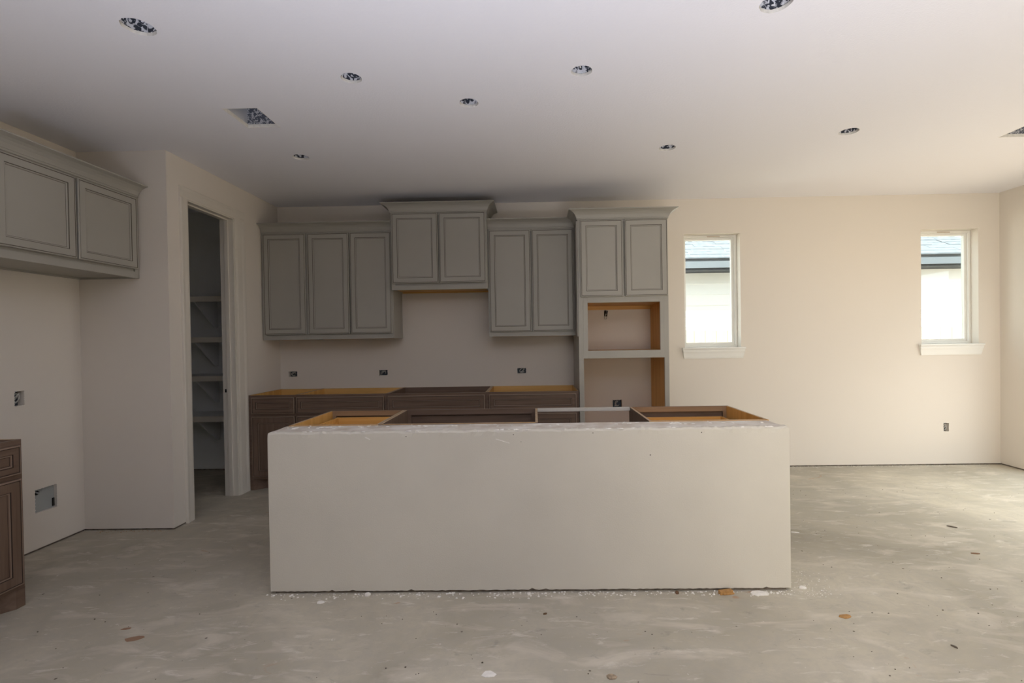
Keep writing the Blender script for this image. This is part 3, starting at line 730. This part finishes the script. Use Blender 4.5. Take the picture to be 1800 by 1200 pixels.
def kneetop_mat():
    m, n, l, b_ = newmat('bare_board_top')
    tc = n.new('ShaderNodeTexCoord'); t = n.new('ShaderNodeTexNoise'); t.inputs['Scale'].default_value = 9; t.inputs['Detail'].default_value = 8
    l.new(tc.outputs['Object'], t.inputs['Vector']); r = n.new('ShaderNodeValToRGB')
    r.color_ramp.elements[0].position = .38; r.color_ramp.elements[1].position = .62
    r.color_ramp.elements[0].color = (.58, .51, .43, 1); r.color_ramp.elements[1].color = (.74, .70, .64, 1)
    l.new(t.outputs['Fac'], r.inputs['Fac']); l.new(r.outputs['Color'], b_.inputs['Base Color']); b_.inputs['Roughness'].default_value = .9
    return m
M['kneetop'] = kneetop_mat()
knee()

# ------------------------------------------------------------------ debris on the floor
crumbs('plaster_crumbs', 420, lambda r: (r.uniform(-1.45, 1.36), 2.636 - abs(r.gauss(0, .028))), M['mud'], .002, .010, 11, 'white plaster crumbs scattered along the foot of the island knee wall', 'debris')
crumbs('plaster_crumbs', 160, lambda r: (1.36 + abs(r.gauss(0, .10)), r.uniform(2.55, 2.85)), M['mud'], .002, .006, 12, 'white plaster dust bits at the right foot corner of the knee wall', 'debris')
crumbs('plaster_crumbs', 260, lambda r: (r.uniform(1.4, 4.6), D - abs(r.gauss(0, .02)) - .002), M['mud'], .003, .009, 13, 'plaster crumbs in the gap along the bright back wall', 'debris')
crumbs('plaster_crumbs', 90, lambda r: (r.uniform(-3.2, -2.66), YP - abs(r.gauss(0, .02)) - .002), M['blockwood'], .002, .006, 14, 'brownish crumbs along the foot of the wall left of the pantry door', 'debris')
crumbs('grit', 130, lambda r: (r.uniform(-2.4, 2.6), r.uniform(1.75, 2.48)), M['pebble'], .0015, .006, 15, 'dark grit specks on the concrete in front of the island', 'debris')
crumbs('grit', 130, lambda r: (r.uniform(1.55, 4.3), r.uniform(2.55, 4.4)), M['pebble'], .0015, .006, 16, 'dark grit specks on the bright concrete right of the island', 'debris')
crumbs('grit', 40, lambda r: (r.uniform(-2.5, -1.55), r.uniform(2.55, 3.4)), M['pebble'], .0015, .005, 17, 'dark grit specks on the shaded concrete left of the island', 'debris')
def chip(name, x, y, s, th, mat_, label, cat, el=1.6, rot=0.0, seed=0):
    r = random.Random(seed + int(x * 1000)); b = MB(); n = 9; k = 0
    for zz, q in ((0, 1), (th * .7, 1.0), (th, .8)):
        for i in range(n):
            t = 2 * pi * i / n; r2 = random.Random(seed * 31 + i); rr = s * q * r2.uniform(.75, 1.15)
            u, v = rr * cos(t) * el, rr * sin(t); b.v.append((u * cos(rot) - v * sin(rot), u * sin(rot) + v * cos(rot), zz))
    for L_ in range(2):
        for i in range(n):
            j = (i + 1) % n; b.f.append((L_ * n + i, L_ * n + j, (L_ + 1) * n + j, (L_ + 1) * n + i)); b.m.append(0)
    b.f.append(tuple(2 * n + i for i in range(n))); b.m.append(0); b.f.append(tuple(range(n))[::-1]); b.m.append(0)
    return tag(b.build(name, mat_, loc=(x, y, .0002)), label, cat)
chip('plaster_chip', -1.126, 2.545, .013, .006, M['mud'], 'flat white plaster chip lying before the left end of the knee wall', 'debris', seed=2)
chip('plaster_chip', -.905, 2.615, .014, .012, M['mud'], 'lumpy white plaster chip touching the knee wall, left part', 'debris', 1.2, seed=3)
chip('plaster_chip', -.05, 2.612, .010, .009, M['mud'], 'small plaster lump at the middle foot of the knee wall', 'debris', 1.1, seed=4)
chip('plaster_chip', 1.149, 2.604, .030, .004, M['mud'], 'broad pale patch of plaster near the right foot of the knee wall', 'debris', 1.7, seed=5)
chip('plaster_chip', 1.40, 2.66, .016, .007, M['mud'], 'white plaster flake beside the right corner of the knee wall', 'debris', 1.3, seed=6)
chip('plaster_chip', -.205, 1.985, .022, .003, M['mud'], 'flat pale plaster flake on the floor at the bottom edge of the photo', 'debris', 1.3, seed=7)
chip('dirt_clod', .284, 1.966, .018, .006, mat('clod', (.36, .28, .19), .95, noise=.4, nscale=90), 'round brown dirt clod at the bottom of the photo, right of centre', 'debris', 1.1, seed=8)
chip('dirt_clod', 1.455, 2.385, .018, .005, M['blockwood'], 'orange-brown dirt smear lump right of the island on the floor', 'debris', 1.8, .3, seed=9)
chip('wood_splinter', 2.859, 3.484, .008, .006, M['pebble'], 'dark splinter on the pale floor right of the island', 'debris', 4.0, -.8, seed=10)
chip('wood_splinter', 2.651, 3.058, .007, .005, mat('splinter', (.2, .11, .06), .9), 'reddish brown splinter on the open floor at right', 'debris', 3.5, -.2, seed=11)
chip('wood_splinter', 1.770, 2.147, .006, .005, M['pebble'], 'short dark splinter near the lower right of the floor', 'debris', 2.5, -1.0, seed=12)
chip('wood_splinter', 1.752, 3.41, .007, .005, M['wall_edge'], 'curled pale shaving just right of the knee wall', 'debris', 4, -.3, seed=13)
chip('leaf_scrap', .03, 2.424, .007, .004, mat('leaf', (.12, .07, .035), .9), 'small brown leaf scrap in front of the middle of the knee wall', 'debris', 1.6, .3, seed=14)
chip('wood_splinter', .725, 2.612, .009, .012, mat('splinter2', (.16, .09, .05), .9), 'small dark brown lump against the knee wall, right part', 'debris', 1.2, seed=15)
b = MB(); b.box(-.036, .036, -.012, .012, 0, .019); b.box(-.020, .040, -.016, -.0125, .0, .010)
tag(b.build('wood_block', M['blockwood'], loc=(.975, 2.606, .0002), rz=.18, bevel=.002), 'small orange-brown offcut of wood at the foot of the knee wall, right side', 'wood scrap')
paint = mat('orange_chalk', (.31, .19, .12), .9)
for (x, y, s, el, nm) in ((-1.850, 2.243, .022, 1.9, 'larger'), (-1.957, 2.320, .010, 2.4, 'smaller')):
    chip('paint_spot', x, y, s, .0008, paint, '%s orange paint spot on the concrete at lower left' % nm, 'paint mark', el, .25, seed=int(s * 1000))

# ------------------------------------------------------------------ outside
g = MB(); g.box(-40, 40, D + .32, 60, -.45, -.30); g.build('ground_outside', M['ground'])['kind'] = 'structure'
b = MB(); b.box(-6, 8, -6.2, YB - .23, 2.45, 2.60); b.build('sky_blocker_roof', M['siding'])['kind'] = 'structure'  # unseen slab added to keep sky light out of the rear opening
b = MB(); b.box(-6, 8, -6.3, -6.2, -.3, 2.60); b.box(-6.1, -6, -6.3, YB, -.3, 2.6); b.box(8, 8.1, -6.3, YB, -.3, 2.6); b.build('sky_blocker_screen', M['fence'])['kind'] = 'structure'  # unseen walls added to shut off low sky light behind the camera
g = MB(); g.box(-40, 40, -40, YB - .22, -.45, -.30); g.build('ground_outside', M['ground'])['kind'] = 'structure'
g = MB(); g.box(XR + .22, 40, YB - .22, D + .32, -.45, -.30); g.build('ground_outside', M['ground'])['kind'] = 'structure'
nb = empty('neighbour_house', (3.0, 8.4, -.3), label='overexposed pale neighbouring house with grey shingle roof, seen through both windows', cat='house')
HX0, HX1, HY = -3.0, 7.45, 8.4
b = MB(); n = 15
for i in range(n):                        # lap siding courses
    z0 = -.3 + i * .18; z1 = z0 + .18
    b.prism([(HY, z0), (HY - .014, z0), (HY - .004, z1), (HY, z1)], HX0, HX1, lambda u, v, a: (a, u, v))
    b.prism([(HX1, z0), (HX1 + .014, z0), (HX1 + .004, z1), (HX1, z1)], HY, HY + 6, lambda u, v, a: (u, a, v))
world_part(b, 'siding', M['siding'], nb)['kind'] = 'stuff'
b = MB(); b.box(HX0, HX1 - .01, HY + .001, HY + 6, -.3, 2.439); world_part(b, 'wall_core', M['siding'], nb)
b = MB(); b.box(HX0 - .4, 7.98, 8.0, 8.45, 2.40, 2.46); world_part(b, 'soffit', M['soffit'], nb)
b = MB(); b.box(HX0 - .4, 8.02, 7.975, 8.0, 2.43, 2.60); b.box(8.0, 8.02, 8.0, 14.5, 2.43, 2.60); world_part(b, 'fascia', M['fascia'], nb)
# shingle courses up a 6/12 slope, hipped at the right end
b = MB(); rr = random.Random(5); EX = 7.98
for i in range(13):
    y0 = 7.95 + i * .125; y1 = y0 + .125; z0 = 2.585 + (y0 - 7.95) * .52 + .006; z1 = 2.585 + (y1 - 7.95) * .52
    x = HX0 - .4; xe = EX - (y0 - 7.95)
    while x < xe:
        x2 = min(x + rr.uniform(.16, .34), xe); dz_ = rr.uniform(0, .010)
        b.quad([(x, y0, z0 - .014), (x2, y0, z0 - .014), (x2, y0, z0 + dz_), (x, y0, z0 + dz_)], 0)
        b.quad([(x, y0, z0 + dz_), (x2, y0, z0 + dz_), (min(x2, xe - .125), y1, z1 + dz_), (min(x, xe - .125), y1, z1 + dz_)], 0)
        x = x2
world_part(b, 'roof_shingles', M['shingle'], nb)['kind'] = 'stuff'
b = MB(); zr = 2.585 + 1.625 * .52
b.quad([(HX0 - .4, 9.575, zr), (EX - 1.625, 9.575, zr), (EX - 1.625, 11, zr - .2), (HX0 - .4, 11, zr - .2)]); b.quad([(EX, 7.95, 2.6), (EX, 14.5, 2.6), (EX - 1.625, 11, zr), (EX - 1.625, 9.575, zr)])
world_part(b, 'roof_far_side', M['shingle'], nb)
fn = empty('fence', (3, 7.5, -.3), label='pale wooden board fence standing before the neighbouring house, outside the windows', cat='fence')
proto = None
for i in range(38):
    x = .9 + i * .165
    if x > 8.3: break
    if proto is None:
        b = MB(); b.prism([(0, 0), (.161, 0), (.161, 1.73), (.150, 1.74), (.011, 1.74), (0, 1.73)], 0, .018, lambda u, v, a: (u, a, v))
        proto = b.build('board', M['fence'], fn, loc=(x - 3, 0, 0))
    else:
        c = proto.copy(); c.location = (x - 3, 0, random.uniform(-.008, .008)); col.objects.link(c); c.parent = fn
b = MB(); b.box(.055, .235, -.03, -.001, 1.525, 1.600); b.build('patch_board', mat('orange_patch_board', (.17, .095, .045), .8), fn)
for z in (.35, 1.35):
    b = MB(); b.box(-2.1, 4.2, .0185, .055, z, z + .09); b.build('rail', M['fence'], fn)
